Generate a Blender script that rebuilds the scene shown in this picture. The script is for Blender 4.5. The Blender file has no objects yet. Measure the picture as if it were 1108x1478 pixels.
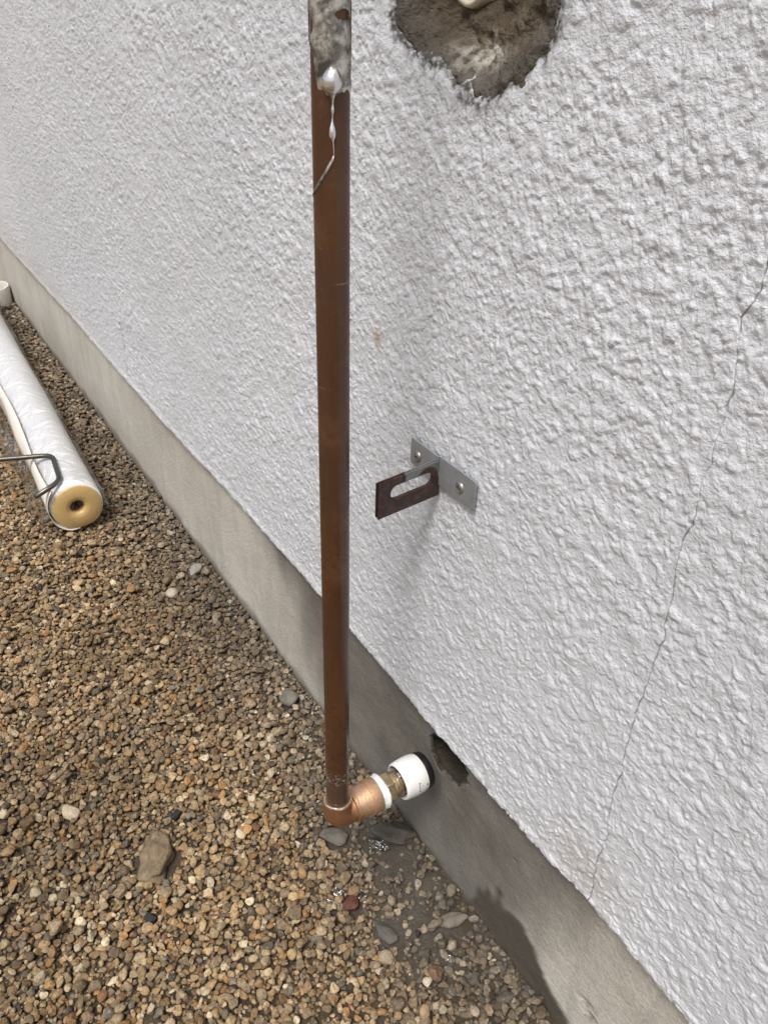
import bpy, math, random
import numpy as np
from mathutils import Matrix, Vector

random.seed(7)
rng = np.random.default_rng(11)
scene = bpy.context.scene
col = scene.collection

# ------------------------------------------------------------------ camera
cam_d = bpy.data.cameras.new('camera')
cam = bpy.data.objects.new('camera', cam_d)
col.objects.link(cam)
CAM_H = 0.8723
RX = (0.53646, 0.84357, 0.02443)        # image right
RU = (-0.47773, 0.27970, 0.83279)       # image up
RB = (0.69569, -0.45843, 0.55304)       # backwards
m = Matrix((RX, RU, RB)).transposed().to_4x4()
m.translation = (0, 0, CAM_H)
cam.matrix_world = m
cam_d.sensor_fit = 'VERTICAL'
cam_d.sensor_height = 24
cam_d.lens = 24 * 1200 / 1478
cam_d.clip_start = 0.02
cam_d.clip_end = 300
scene.camera = cam
scene.render.resolution_x = 767
scene.render.resolution_y = 1024

# ------------------------------------------------------------------ light
SUN_DIR = Vector((0.24, -0.38, 0.86)).normalized()     # towards the sun
SUN_EL = math.asin(SUN_DIR.z)
SUN_AZ = math.atan2(SUN_DIR.x, SUN_DIR.y)
world = bpy.data.worlds.new('World')
scene.world = world
world.use_nodes = True
nt = world.node_tree
nt.nodes.clear()
sky = nt.nodes.new('ShaderNodeTexSky')
sky.sky_type = 'NISHITA'
sky.sun_disc = False
sky.sun_elevation = SUN_EL
sky.sun_rotation = SUN_AZ
sky.dust_density = 4.0
hs = nt.nodes.new('ShaderNodeHueSaturation')
hs.inputs['Saturation'].default_value = 0.38            # overcast: nearly grey
bg = nt.nodes.new('ShaderNodeBackground')
bg.inputs['Strength'].default_value = 0.085
wo = nt.nodes.new('ShaderNodeOutputWorld')
nt.links.new(sky.outputs[0], hs.inputs['Color'])
nt.links.new(hs.outputs[0], bg.inputs['Color'])
nt.links.new(bg.outputs[0], wo.inputs['Surface'])
sun_d = bpy.data.lights.new('sun', 'SUN')
sun_d.energy = 1.5
sun_d.angle = math.radians(15)
sun_d.color = (1.0, 0.97, 0.935)
sun = bpy.data.objects.new('sun', sun_d)
col.objects.link(sun)
sun.rotation_euler = (-SUN_DIR).to_track_quat('-Z', 'Y').to_euler()
sun.location = SUN_DIR * 6

vs = scene.view_settings
vs.view_transform = 'Standard'
vs.look = 'None'
vs.exposure = 0.82
vs.gamma = 1.0
vs.use_curve_mapping = False
scene.render.engine = 'CYCLES'
scene.cycles.max_bounces = 6
scene.cycles.diffuse_bounces = 3
scene.cycles.glossy_bounces = 3
scene.cycles.transparent_max_bounces = 8
scene.cycles.caustics_reflective = False
scene.cycles.caustics_refractive = False

# ------------------------------------------------------------------ helpers
YF = 0.380      # foundation face
YP = 0.369      # mean plaster face


def tag(o, label=None, cat=None, group=None, kind=None):
    if label: o['label'] = label
    if cat: o['category'] = cat
    if group: o['group'] = group
    if kind: o['kind'] = kind
    return o


def empty(name, loc=(0, 0, 0)):
    o = bpy.data.objects.new(name, None)
    o.location = loc
    o.empty_display_size = 0.02
    col.objects.link(o)
    return o


def np_mesh(name, V, F, smooth=True):
    """V (n,3) array, F (k,3|4) array."""
    V = np.asarray(V, np.float32)
    F = np.asarray(F, np.int32)
    me = bpy.data.meshes.new(name)
    k, c = F.shape
    me.vertices.add(len(V))
    me.vertices.foreach_set('co', V.ravel())
    me.loops.add(k * c)
    me.loops.foreach_set('vertex_index', F.ravel())
    me.polygons.add(k)
    me.polygons.foreach_set('loop_start', np.arange(0, k * c, c, dtype=np.int32))
    me.polygons.foreach_set('loop_total', np.full(k, c, np.int32))
    me.update(calc_edges=True)
    me.polygons.foreach_set('use_smooth', np.full(k, smooth, bool))
    me.validate()
    return me


def link(name, me, mat, parent=None, at_parent=False):
    if mat: me.materials.append(mat)
    o = bpy.data.objects.new(name, me)
    col.objects.link(o)
    if parent:
        o.parent = parent
        if not at_parent:
            # geometry is written in world coordinates
            p = parent
            off = Vector((0, 0, 0))
            while p:
                off += p.location
                p = p.parent
            me.transform(Matrix.Translation(-off))
    return o


def py_obj(name, V, F, mat, parent=None, smooth=False, at_parent=False):
    me = bpy.data.meshes.new(name)
    me.from_pydata([tuple(v) for v in V], [], F)
    me.update()
    if smooth:
        me.polygons.foreach_set('use_smooth', [True] * len(me.polygons))
    return link(name, me, mat, parent, at_parent)


def attr(me, name, data):
    a = me.attributes.new(name, 'FLOAT', 'POINT')
    a.data.foreach_set('value', np.asarray(data, np.float32).ravel())


def autosmooth(o, deg=35):
    me = o.data
    me.polygons.foreach_set('use_smooth', [True] * len(me.polygons))
    try:
        me.set_sharp_from_angle(angle=math.radians(deg))
    except Exception:
        pass
    return o


def frame_of(d):
    d = Vector(d).normalized()
    h = Vector((0, 0, 1)) if abs(d.z) < 0.9 else Vector((1, 0, 0))
    u = h.cross(d).normalized()
    return u, d.cross(u), d


def lathe(origin, axis, prof, n=48, cap0=False, cap1=False, wob=None):
    """prof: (t along axis, radius)."""
    u, v, d = frame_of(axis)
    o = Vector(origin)
    V, F = [], []
    for i, (t, r) in enumerate(prof):
        for k in range(n):
            a = 2 * math.pi * k / n
            rr, tt = r, t
            if wob: rr, tt = wob(i, k, a, r, t)
            V.append(o + d * tt + (u * math.cos(a) + v * math.sin(a)) * rr)
    for i in range(len(prof) - 1):
        for k in range(n):
            k2 = (k + 1) % n
            F.append((i * n + k, i * n + k2, (i + 1) * n + k2, (i + 1) * n + k))
    if cap0: F.append(tuple(range(n))[::-1])
    if cap1: F.append(tuple((len(prof) - 1) * n + k for k in range(n)))
    return V, F


def sweep(pts, rad, n=12, cap=True, rough=0.0):
    P = [Vector(p) for p in pts]
    V, F = [], []
    u = None
    for i, p in enumerate(P):
        d = (P[min(i + 1, len(P) - 1)] - P[max(i - 1, 0)]).normalized()
        if u is None:
            u, w, _ = frame_of(d)
        else:
            u = (u - d * u.dot(d)).normalized()
            w = d.cross(u)
        for k in range(n):
            a = 2 * math.pi * k / n
            r = rad[i] * (1 + rough * (random.random() - 0.5))
            V.append(p + (u * math.cos(a) + w * math.sin(a)) * r)
    for i in range(len(P) - 1):
        for k in range(n):
            k2 = (k + 1) % n
            F.append((i * n + k, i * n + k2, (i + 1) * n + k2, (i + 1) * n + k))
    if cap:
        F.append(tuple(range(n))[::-1])
        F.append(tuple((len(P) - 1) * n + k for k in range(n)))
    return V, F


def box(c, s):
    x, y, z = c
    a, b, h = s[0] / 2, s[1] / 2, s[2] / 2
    V = [(x + i * a, y + j * b, z + k * h) for i in (-1, 1) for j in (-1, 1) for k in (-1, 1)]
    F = [(0, 1, 3, 2), (4, 6, 7, 5), (0, 4, 5, 1), (2, 3, 7, 6), (0, 2, 6, 4), (1, 5, 7, 3)]
    return V, F


# ---- noise in numpy -------------------------------------------------------
_lat = rng.random((256, 256)).astype(np.float32)


def vnoise(x, y, s, seed=0):
    """value noise in 0..1, feature size s."""
    x = np.asarray(x, np.float64) / s + 17.3 * seed + 500
    y = np.asarray(y, np.float64) / s + 9.7 * seed + 500
    xi = np.floor(x).astype(np.int64); yi = np.floor(y).astype(np.int64)
    fx = x - xi; fy = y - yi
    fx = fx * fx * (3 - 2 * fx); fy = fy * fy * (3 - 2 * fy)
    a = _lat[xi & 255, yi & 255]; b = _lat[(xi + 1) & 255, yi & 255]
    c = _lat[xi & 255, (yi + 1) & 255]; d = _lat[(xi + 1) & 255, (yi + 1) & 255]
    return (a * (1 - fx) + b * fx) * (1 - fy) + (c * (1 - fx) + d * fx) * fy


def fbm(x, y, s, octv=4, seed=0, gain=0.5):
    t = 0; amp = 1; tot = 0
    for i in range(octv):
        t = t + amp * vnoise(x, y, s / 2 ** i, seed + i * 3)
        tot += amp; amp *= gain
    return t / tot


def smooth(e0, e1, x):
    t = np.clip((x - e0) / (e1 - e0), 0, 1)
    return t * t * (3 - 2 * t)


def poly_sdf(px, py, poly):
    """signed distance, positive inside."""
    px = np.asarray(px, float); py = np.asarray(py, float)
    best = np.full(px.shape, 1e9); ins = np.zeros(px.shape, bool)
    n = len(poly)
    for i in range(n):
        x0, y0 = poly[i]; x1, y1 = poly[(i + 1) % n]
        dx, dy = x1 - x0, y1 - y0
        t = np.clip(((px - x0) * dx + (py - y0) * dy) / (dx * dx + dy * dy + 1e-12), 0, 1)
        best = np.minimum(best, np.hypot(px - x0 - t * dx, py - y0 - t * dy))
        c = (y0 > py) != (y1 > py)
        ins ^= c & (px < (x1 - x0) * (py - y0) / (y1 - y0 + 1e-12) + x0)
    return np.where(ins, best, -best)


def steps(a, b, s0, s1):
    """positions from a to b, spacing growing from s0 to s1."""
    out = [a]; x = a; sg = 1 if b > a else -1; L = abs(b - a)
    while abs(x - a) < L:
        t = abs(x - a) / L
        x += sg * (s0 + (s1 - s0) * t)
        out.append(x)
    return out


def grid_faces(nx, nz):
    i, j = np.meshgrid(np.arange(nx - 1), np.arange(nz - 1), indexing='ij')
    a = i * nz + j
    return np.stack([a, a + nz, a + nz + 1, a + 1], -1).reshape(-1, 4)


# ---- materials ------------------------------------------------------------
def mat(name, rough=0.6, metal=0.0, base=(0.5, 0.5, 0.5), spec=0.5):
    mt = bpy.data.materials.new(name)
    mt.use_nodes = True
    b = mt.node_tree.nodes['Principled BSDF']
    b.inputs['Base Color'].default_value = (*base, 1)
    b.inputs['Roughness'].default_value = rough
    b.inputs['Metallic'].default_value = metal
    b.inputs['Specular IOR Level'].default_value = spec
    return mt


class N:
    """small node-tree writer"""
    def __init__(s, mt):
        s.mt = mt; s.t = mt.node_tree; s.b = s.t.nodes['Principled BSDF']
        s.tc = s.t.nodes.new('ShaderNodeTexCoord').outputs['Object']

    def new(s, typ, **kw):
        n = s.t.nodes.new(typ)
        for k, v in kw.items(): setattr(n, k, v)
        return n

    def put(s, sock, v):
        if hasattr(v, 'is_output') or isinstance(v, bpy.types.NodeSocket): s.t.links.new(v, sock)
        elif isinstance(v, tuple) and len(v) == 3 and sock.type == 'RGBA': sock.default_value = (*v, 1)
        elif sock.type == 'RGBA' and isinstance(v, (int, float)): sock.default_value = (v, v, v, 1)
        else: sock.default_value = v

    def noise(s, scale, detail=4, rough=0.55, vec=None, dist=0.0):
        n = s.new('ShaderNodeTexNoise')
        n.inputs['Scale'].default_value = scale; n.inputs['Detail'].default_value = detail
        n.inputs['Roughness'].default_value = rough; n.inputs['Distortion'].default_value = dist
        s.t.links.new(vec or s.tc, n.inputs['Vector'])
        return n.outputs['Fac']

    def voro(s, scale, feature='F1', vec=None, out='Distance'):
        n = s.new('ShaderNodeTexVoronoi', feature=feature)
        n.inputs['Scale'].default_value = scale
        s.t.links.new(vec or s.tc, n.inputs['Vector'])
        return n.outputs[out]

    def ramp(s, v, *stops):
        n = s.new('ShaderNodeValToRGB')
        e = n.color_ramp.elements
        while len(e) < len(stops): e.new(0.5)
        for el, (p, c) in zip(e, stops):
            el.position = p
            el.color = (*c, 1) if isinstance(c, tuple) else (c, c, c, 1)
        s.put(n.inputs['Fac'], v)
        return n.outputs['Color']

    def mix(s, f, a, b, mode='MIX'):
        n = s.new('ShaderNodeMix', data_type='RGBA', blend_type=mode)
        s.put(n.inputs['Factor'], f)
        s.put(n.inputs[6], a); s.put(n.inputs[7], b)
        return n.outputs[2]

    def math(s, op, a, b=0.0, c=0.0):
        n = s.new('ShaderNodeMath', operation=op)
        s.put(n.inputs[0], a); s.put(n.inputs[1], b); s.put(n.inputs[2], c)
        return n.outputs[0]

    def attr(s, name, typ='GEOMETRY', out='Fac'):
        n = s.new('ShaderNodeAttribute', attribute_name=name, attribute_type=typ)
        return n.outputs[out]

    def sep(s, vec=None):
        n = s.new('ShaderNodeSeparateXYZ')
        s.t.links.new(vec or s.tc, n.inputs[0])
        return n.outputs

    def scale(s, v3, vec=None):
        n = s.new('ShaderNodeMapping')
        n.inputs['Scale'].default_value = v3
        s.t.links.new(vec or s.tc, n.inputs['Vector'])
        return n.outputs[0]

    def bump(s, h, dist=0.001, strength=1.0, normal=None):
        n = s.new('ShaderNodeBump')
        n.inputs['Strength'].default_value = strength
        n.inputs['Distance'].default_value = dist
        s.put(n.inputs['Height'], h)
        if normal: s.t.links.new(normal, n.inputs['Normal'])
        return n.outputs[0]

    def out(s, color=None, rough=None, normal=None, metal=None):
        if color is not None: s.put(s.b.inputs['Base Color'], color)
        if rough is not None: s.put(s.b.inputs['Roughness'], rough)
        if normal is not None: s.put(s.b.inputs['Normal'], normal)
        if metal is not None: s.put(s.b.inputs['Metallic'], metal)
        return s.mt


def m_plaster():
    n = N(mat('stucco_paint', 0.35, spec=0.5))
    big = n.noise(3.0, 3); mid = n.noise(22, 4)
    c = n.mix(n.ramp(big, (0.35, 0.0), (0.65, 1.0)), (0.585, 0.598, 0.628), (0.638, 0.650, 0.680))
    c = n.mix(n.math('MULTIPLY', n.ramp(mid, (0.45, 0.0), (0.7, 1.0)), 0.35), c, (0.545, 0.553, 0.575))
    fine = n.noise(190, 3)
    st = n.math('MULTIPLY', n.attr('stain'), n.ramp(fine, (0.35, 0.35), (0.6, 1.0)))
    c = n.mix(st, c, (0.36, 0.265, 0.15))
    dk = n.math('MULTIPLY', n.attr('grime'), n.ramp(fine, (0.35, 0.35), (0.55, 1.0)))
    c = n.mix(dk, c, (0.060, 0.052, 0.042))
    h = n.noise(430, 3, 0.6)
    return n.out(c, n.ramp(mid, (0.3, 0.42), (0.7, 0.58)), n.bump(h, 0.0014))


def m_foundation():
    n = N(mat('foundation_concrete', 0.85, spec=0.3))
    big = n.noise(5, 4, 0.6); fine = n.noise(420, 4, 0.65); streak = n.noise(9, 4, 0.6, n.scale((3.5, 1, 0.6)))
    c = n.mix(n.ramp(big, (0.35, 0.0), (0.65, 1.0)), (0.47, 0.435, 0.375), (0.58, 0.545, 0.48))
    c = n.mix(n.math('MULTIPLY', n.ramp(streak, (0.48, 0.0), (0.62, 1.0)), 0.3), c, (0.34, 0.32, 0.285))
    damp_shade = n.attr('damp_shade')  # darker concrete tone: some damp, some painted shade
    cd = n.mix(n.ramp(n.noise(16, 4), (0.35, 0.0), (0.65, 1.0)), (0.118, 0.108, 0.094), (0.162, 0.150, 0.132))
    c = n.mix(damp_shade, c, cd)
    wet = n.attr('wet')
    c = n.mix(wet, c, (0.085, 0.073, 0.058))
    c = n.mix(n.attr('soil'), c, (0.12, 0.098, 0.075))
    c = n.mix(n.math('MULTIPLY', n.ramp(fine, (0.46, 0.0), (0.64, 1.0)), 0.5), c, n.mix(0.55, c, (0.10, 0.088, 0.07)))
    sp = n.ramp(n.voro(520), (0.0, 1.0), (0.16, 0.0), (0.2, 0.0))
    c = n.mix(n.math('MULTIPLY', sp, n.ramp(n.noise(90, 2), (0.5, 0.0), (0.6, 0.55))), c, (0.6, 0.58, 0.54))
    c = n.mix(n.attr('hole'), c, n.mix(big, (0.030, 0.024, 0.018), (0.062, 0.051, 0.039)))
    h = n.math('ADD', n.math('MULTIPLY', n.noise(170, 3), 0.5), n.math('MULTIPLY', fine, 0.5))
    r = n.math('SUBTRACT', 0.88, n.math('MULTIPLY', wet, 0.25))
    pit = n.math('MULTIPLY', n.ramp(n.voro(150), (0.0, 0.0), (0.10, 1.0)), 0.5)
    return n.out(c, r, n.bump(n.math('ADD', h, pit), 0.0020))


def m_mortar():
    n = N(mat('broken_mortar', 0.9, spec=0.25))
    a = n.noise(55, 5, 0.65); b = n.noise(260, 4, 0.65)
    c = n.mix(n.ramp(a, (0.35, 0.0), (0.65, 1.0)), (0.085, 0.064, 0.042), (0.18, 0.143, 0.098))
    c = n.mix(n.attr('rim'), c, n.mix(n.noise(90, 4), (0.055, 0.047, 0.039), (0.155, 0.138, 0.118)))
    c = n.mix(n.math('MULTIPLY', n.attr('pale'), n.ramp(n.noise(130, 4), (0.4, 0.0), (0.6, 1.0))), c, (0.62, 0.58, 0.5))
    c = n.mix(n.math('MULTIPLY', n.ramp(b, (0.5, 0.0), (0.68, 1.0)), 0.5), c, (0.035, 0.030, 0.025))
    gl = n.ramp(n.voro(420), (0.0, 1.0), (0.14, 0.0), (0.2, 0.0))
    c = n.mix(n.math('MULTIPLY', gl, n.ramp(n.noise(70, 2), (0.5, 0.0), (0.58, 0.7))), c, (0.5, 0.47, 0.42))
    return n.out(c, 0.9, n.bump(n.math('ADD', b, a), 0.005))


def m_soil():
    n = N(mat('damp_soil', 0.95, spec=0.2))
    a = n.noise(28, 5, 0.65); b = n.noise(500, 4, 0.7)
    c = n.mix(n.ramp(a, (0.35, 0.0), (0.65, 1.0)), (0.052, 0.038, 0.025), (0.088, 0.066, 0.044))
    c = n.mix(n.attr('dirt'), c, n.mix(n.ramp(a, (0.35, 0.0), (0.65, 1.0)), (0.070, 0.060, 0.047), (0.115, 0.101, 0.082)))
    c = n.mix(n.math('MULTIPLY', n.ramp(b, (0.5, 0.0), (0.7, 1.0)), 0.45), c, (0.17, 0.145, 0.115))
    h = n.math('ADD', n.noise(260, 4, 0.7), n.math('MULTIPLY', b, 0.5))
    return n.out(c, 0.95, n.bump(h, 0.003))


def m_far_ground():
    n = N(mat('gravel_ground', 0.9, spec=0.2))
    cell = n.voro(95, out='Color')
    bw = n.new('ShaderNodeRGBToBW'); n.put(bw.inputs[0], cell)
    c = n.ramp(bw.outputs[0], (0.2, (0.12, 0.085, 0.055)), (0.5, (0.26, 0.19, 0.12)), (0.8, (0.38, 0.30, 0.20)))
    return n.out(c, 0.9, n.bump(n.ramp(n.voro(95), (0.0, 1.0), (0.7, 0.0)), 0.006))


def m_stone():
    n = N(mat('gravel_stone', 0.85, spec=0.25))
    col_ = n.attr('col', 'INSTANCER', 'Color')
    pos_ = n.new('ShaderNodeNewGeometry').outputs['Position']
    a = n.noise(230, 4, 0.68, pos_)
    c = n.mix(n.ramp(a, (0.38, 0.8), (0.55, 0.0)), col_, n.mix(0.55, col_, (0.07, 0.048, 0.03)))
    c = n.mix(n.ramp(a, (0.58, 0.0), (0.72, 0.6)), c, (0.50, 0.42, 0.31))
    return n.out(c, 0.85, n.bump(a, 0.0032))


def m_rock(name, ca, cb, rough=0.85, sc=70, bump=0.002):
    n = N(mat(name, rough, spec=0.3))
    a = n.noise(sc, 5, 0.65); b = n.noise(sc * 6, 4, 0.7)
    c = n.mix(n.ramp(a, (0.35, 0.0), (0.65, 1.0)), ca, cb)
    c = n.mix(n.math('MULTIPLY', n.ramp(b, (0.5, 0.0), (0.7, 1.0)), 0.35), c, tuple(v * 0.5 for v in ca))
    return n.out(c, rough, n.bump(n.math('ADD', a, n.math('MULTIPLY', b, 0.6)), bump))


def m_pipe():
    n = N(mat('brown_pipe_coat', 0.34, spec=0.5))
    z = n.sep()[2]
    a = n.noise(60, 4, 0.6, n.scale((1, 1, 0.25)))
    c = n.mix(n.ramp(a, (0.3, 0.0), (0.7, 1.0)), (0.054, 0.0215, 0.0088), (0.082, 0.032, 0.0122))
    band = n.noise(9, 3, 0.6, n.scale((0.2, 0.2, 1)))
    c = n.mix(n.math('MULTIPLY', n.ramp(band, (0.45, 0.0), (0.62, 1.0)), 0.6), c, (0.046, 0.022, 0.014))
    bl = n.noise(28, 5, 0.7)
    c = n.mix(n.math('MULTIPLY', n.ramp(bl, (0.52, 0.0), (0.66, 1.0)), 0.45), c, (0.115, 0.058, 0.030))
    sp = n.ramp(n.voro(120), (0.0, 1.0), (0.06, 0.0), (0.075, 0.0))
    sp = n.math('MULTIPLY', sp, n.ramp(n.noise(35, 2), (0.48, 0.0), (0.54, 0.9)))
    c = n.mix(sp, c, (0.36, 0.25, 0.17))
    # horizontal score marks
    for zz, w, s_ in ((0.702 - 0.1644, 0.00035, 0.6), (0.724 - 0.1644, 0.0003, 0.25), (0.63 - 0.1644, 0.0003, 0.3)):
        d = n.math('ABSOLUTE', n.math('SUBTRACT', z, zz))
        l = n.math('MULTIPLY', n.math('LESS_THAN', d, w), n.ramp(n.noise(140, 3), (0.5, 0.0), (0.56, s_)))
        c = n.mix(l, c, (0.30, 0.2, 0.14))
    # chalky flux just above the socket
    d = n.math('ABSOLUTE', n.math('SUBTRACT', z, 0.225 - 0.1644))
    fl = n.math('MULTIPLY', n.ramp(d, (0.0, 1.0), (0.014, 0.0)), n.ramp(n.noise(420, 4, 0.7), (0.52, 0.0), (0.66, 0.9)))
    c = n.mix(fl, c, (0.45, 0.42, 0.38))
    # dull grey heat tint low down
    low = n.ramp(z, (0.03, 1.0), (0.075, 0.0))
    c = n.mix(n.math('MULTIPLY', low, 0.75), c, (0.075, 0.046, 0.036))
    r = n.ramp(n.noise(45, 4), (0.3, 0.22), (0.7, 0.40))
    return n.out(c, r, n.bump(n.noise(55, 3), 0.0004))


def m_solder(dark=False):
    n = N(mat('solder_dull' if dark else 'solder', 0.3, 0.9, spec=0.5))
    a = n.noise(95, 4, 0.6); b = n.noise(400, 3)
    if dark:
        c = n.ramp(a, (0.38, (0.09, 0.082, 0.075)), (0.5, (0.30, 0.285, 0.26)), (0.6, (0.62, 0.59, 0.54)))
        return n.out(c, n.ramp(b, (0.3, 0.28), (0.7, 0.5)), n.bump(n.math('ADD', a, n.math('MULTIPLY', b, 0.4)), 0.0008), 0.75)
    return n.out(n.ramp(a, (0.3, 0.62), (0.7, 0.82)), n.ramp(b, (0.3, 0.16), (0.7, 0.3)), n.bump(a, 0.0003))


def m_bronze():
    n = N(mat('cast_bronze', 0.42, 0.85))
    a = n.noise(70, 4, 0.6); b = n.noise(520, 4, 0.65)
    c = n.mix(n.ramp(a, (0.3, 0.0), (0.7, 1.0)), (0.70, 0.42, 0.25), (0.82, 0.55, 0.36))
    c = n.mix(n.math('MULTIPLY', n.ramp(b, (0.45, 0.0), (0.7, 1.0)), 0.4), c, (0.46, 0.26, 0.14))
    y = n.sep()[1]
    c = n.mix(n.ramp(y, (0.012, 0.75), (0.024, 0.0)), c, (0.30, 0.13, 0.055))
    return n.out(c, n.ramp(b, (0.3, 0.34), (0.7, 0.52)), n.bump(n.math('ADD', n.math('MULTIPLY', a, 0.6), b), 0.0005))


def m_simple(name, base, rough, metal=0.0, sc=80, var=0.25, bump=0.0004, spec=0.5):
    n = N(mat(name, rough, metal, base, spec))
    a = n.noise(sc, 4, 0.6)
    c = n.mix(n.ramp(a, (0.3, 0.0), (0.7, 1.0)), tuple(v * (1 - var) for v in base), base)
    return n.out(c, n.ramp(n.noise(sc * 2.3, 3), (0.3, max(rough - 0.07, 0.02)), (0.7, rough + 0.07)), n.bump(a, bump))


M = {}
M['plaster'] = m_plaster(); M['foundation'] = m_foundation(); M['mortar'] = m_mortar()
M['soil'] = m_soil(); M['far_ground'] = m_far_ground(); M['stone'] = m_stone()
M['pipe'] = m_pipe(); M['solder'] = m_solder(); M['solder_dull'] = m_solder(True); M['bronze'] = m_bronze()
M['brass'] = m_simple('dull_brass', (0.62, 0.48, 0.29), 0.3, 0.9, 120, 0.3)
M['ptfe'] = m_simple('white_thread_tape', (0.80, 0.80, 0.79), 0.55, 0, 300, 0.08, 0.0008)
M['white_plastic'] = m_simple('white_plastic', (0.80, 0.79, 0.765), 0.33, 0, 60, 0.06, 0.0001)
M['black_plastic'] = m_simple('black_plastic', (0.012, 0.012, 0.012), 0.38, 0, 60, 0.2, 0.0001)
M['grey_print'] = m_simple('grey_print', (0.16, 0.16, 0.16), 0.6, 0, 60, 0.1, 0)
M['steel'] = m_simple('clip_steel', (0.75, 0.75, 0.74), 0.25, 1.0, 90, 0.1, 0.0001)
M['beige_plastic'] = m_simple('beige_plastic', (0.62, 0.55, 0.42), 0.5, 0, 60, 0.15, 0.0004)
M['card'] = m_simple('tan_end_disc', (0.60, 0.41, 0.17), 0.3, 0, 40, 0.12, 0.0004)
M['roll_white'] = m_simple('white_sheet', (0.90, 0.90, 0.91), 0.42, 0, 30, 0.04, 0.0006)
M['roll_cream'] = m_simple('cream_sheet', (0.78, 0.72, 0.64), 0.5, 0, 30, 0.06, 0.0006)
M['dark_hollow'] = m_simple('dark_paper', (0.26, 0.20, 0.17), 0.15, 0.3, 60, 0.6, 0.004)
M['wire'] = m_simple('dark_steel_wire', (0.20, 0.185, 0.165), 0.35, 1.0, 90, 0.4, 0.0003)
M['pvc'] = m_simple('white_pvc', (0.72, 0.69, 0.61), 0.4, 0, 40, 0.1, 0.0003)


def m_bracket(painted):
    n = N(mat('zinc_and_brown_paint' if painted else 'zinc_plate', 0.4, 0.45))
    a = n.noise(50, 4, 0.6); g = n.noise(30, 3, 0.6, n.scale((1, 1, 6)))
    zc = n.mix(n.ramp(a, (0.3, 0.0), (0.7, 1.0)), (0.25, 0.265, 0.275), (0.38, 0.395, 0.40))
    if not painted:
        return n.out(zc, n.ramp(g, (0.3, 0.36), (0.7, 0.52)), n.bump(a, 0.0003))
    zc = n.mix(0.5, zc, (0.10, 0.105, 0.108))
    s = n.attr('paint')
    f = n.ramp(n.math('ADD', s, n.math('MULTIPLY', n.math('SUBTRACT', n.noise(180, 4), 0.5), 0.5)), (0.36, 0.0), (0.64, 1.0))
    br = n.mix(n.ramp(n.noise(140, 5, 0.65), (0.45, 0.0), (0.62, 1.0)), (0.026, 0.014, 0.011), (0.066, 0.031, 0.022))
    br = n.mix(n.math('MULTIPLY', n.ramp(n.noise(220, 4, 0.7), (0.62, 0.0), (0.7, 1.0)), 0.6), br, (0.19, 0.13, 0.105))
    c = n.mix(f, zc, br)
    return n.out(c, n.mix(f, n.ramp(g, (0.3, 0.36), (0.7, 0.5)), 0.5), n.bump(n.math('ADD', a, n.math('MULTIPLY', f, 0.6)), 0.0004),
                 n.math('MULTIPLY', n.math('SUBTRACT', 1.0, f), 0.55))


M['zinc'] = m_bracket(False); M['zinc_paint'] = m_bracket(True)


def m_film():
    mt = bpy.data.materials.new('clear_film')
    mt.use_nodes = True
    t = mt.node_tree; t.nodes.clear()
    o = t.nodes.new('ShaderNodeOutputMaterial'); mx = t.nodes.new('ShaderNodeMixShader')
    tr = t.nodes.new('ShaderNodeBsdfTransparent'); gl = t.nodes.new('ShaderNodeBsdfGlossy')
    fr = t.nodes.new('ShaderNodeFresnel'); fr.inputs['IOR'].default_value = 1.28
    tc = t.nodes.new('ShaderNodeTexCoord'); nz = t.nodes.new('ShaderNodeTexNoise')
    nz.inputs['Scale'].default_value = 26; nz.inputs['Detail'].default_value = 4; nz.inputs['Distortion'].default_value = 1.5
    bp = t.nodes.new('ShaderNodeBump'); bp.inputs['Distance'].default_value = 0.011
    tr.inputs['Color'].default_value = (0.975, 0.975, 0.975, 1)
    gl.inputs['Roughness'].default_value = 0.07
    t.links.new(tc.outputs['Object'], nz.inputs['Vector']); t.links.new(nz.outputs['Fac'], bp.inputs['Height'])
    t.links.new(bp.outputs[0], gl.inputs['Normal']); t.links.new(bp.outputs[0], fr.inputs['Normal'])
    mth = t.nodes.new('ShaderNodeMath'); mth.operation = 'MULTIPLY_ADD'
    mth.inputs[1].default_value = 0.45; mth.inputs[2].default_value = 0.0
    t.links.new(fr.outputs[0], mth.inputs[0]); t.links.new(mth.outputs[0], mx.inputs[0])
    t.links.new(tr.outputs[0], mx.inputs[1]); t.links.new(gl.outputs[0], mx.inputs[2])
    t.links.new(mx.outputs[0], o.inputs['Surface'])
    return mt


M['film'] = m_film()

# ================================================================== SETTING
# ------------------------------------------------------------------ soil bed and ground sheet
GX0, GX1, GY0, GY1 = -3.0, 0.45, -0.62, 0.395


def dirt_amount(x, y):
    """1 where bare soil covers the stones: below the open pipe and along the wall foot"""
    w = 0.03 * (fbm(x, y, 0.06, 3, 5) - 0.5) * 2
    d = np.exp(-(((x + 0.47) / 0.095) ** 2 + ((y - 0.345) / 0.052) ** 2) * (1 + 6 * w))
    d = np.maximum(d, 0.95 * np.exp(-(((x + 0.385) / 0.065) ** 2 + ((y - 0.32) / 0.055) ** 2)))
    foot = smooth(0.352, 0.385, y + w) * smooth(-1.1, -0.6, x) * smooth(-0.24, -0.32, x)
    return np.clip(np.maximum(d, foot * 0.6), 0, 1)


def soil_h(x, y):
    h = -0.007 + 0.006 * (fbm(x, y, 0.25, 3, 2) - 0.5) + 0.005 * (fbm(x, y, 0.03, 4, 8) - 0.5)
    h += 0.011 * dirt_amount(x, y) * (0.6 + 0.8 * fbm(x, y, 0.02, 3, 4))
    h += 0.004 * smooth(0.30, 0.38, y)
    return h


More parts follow.
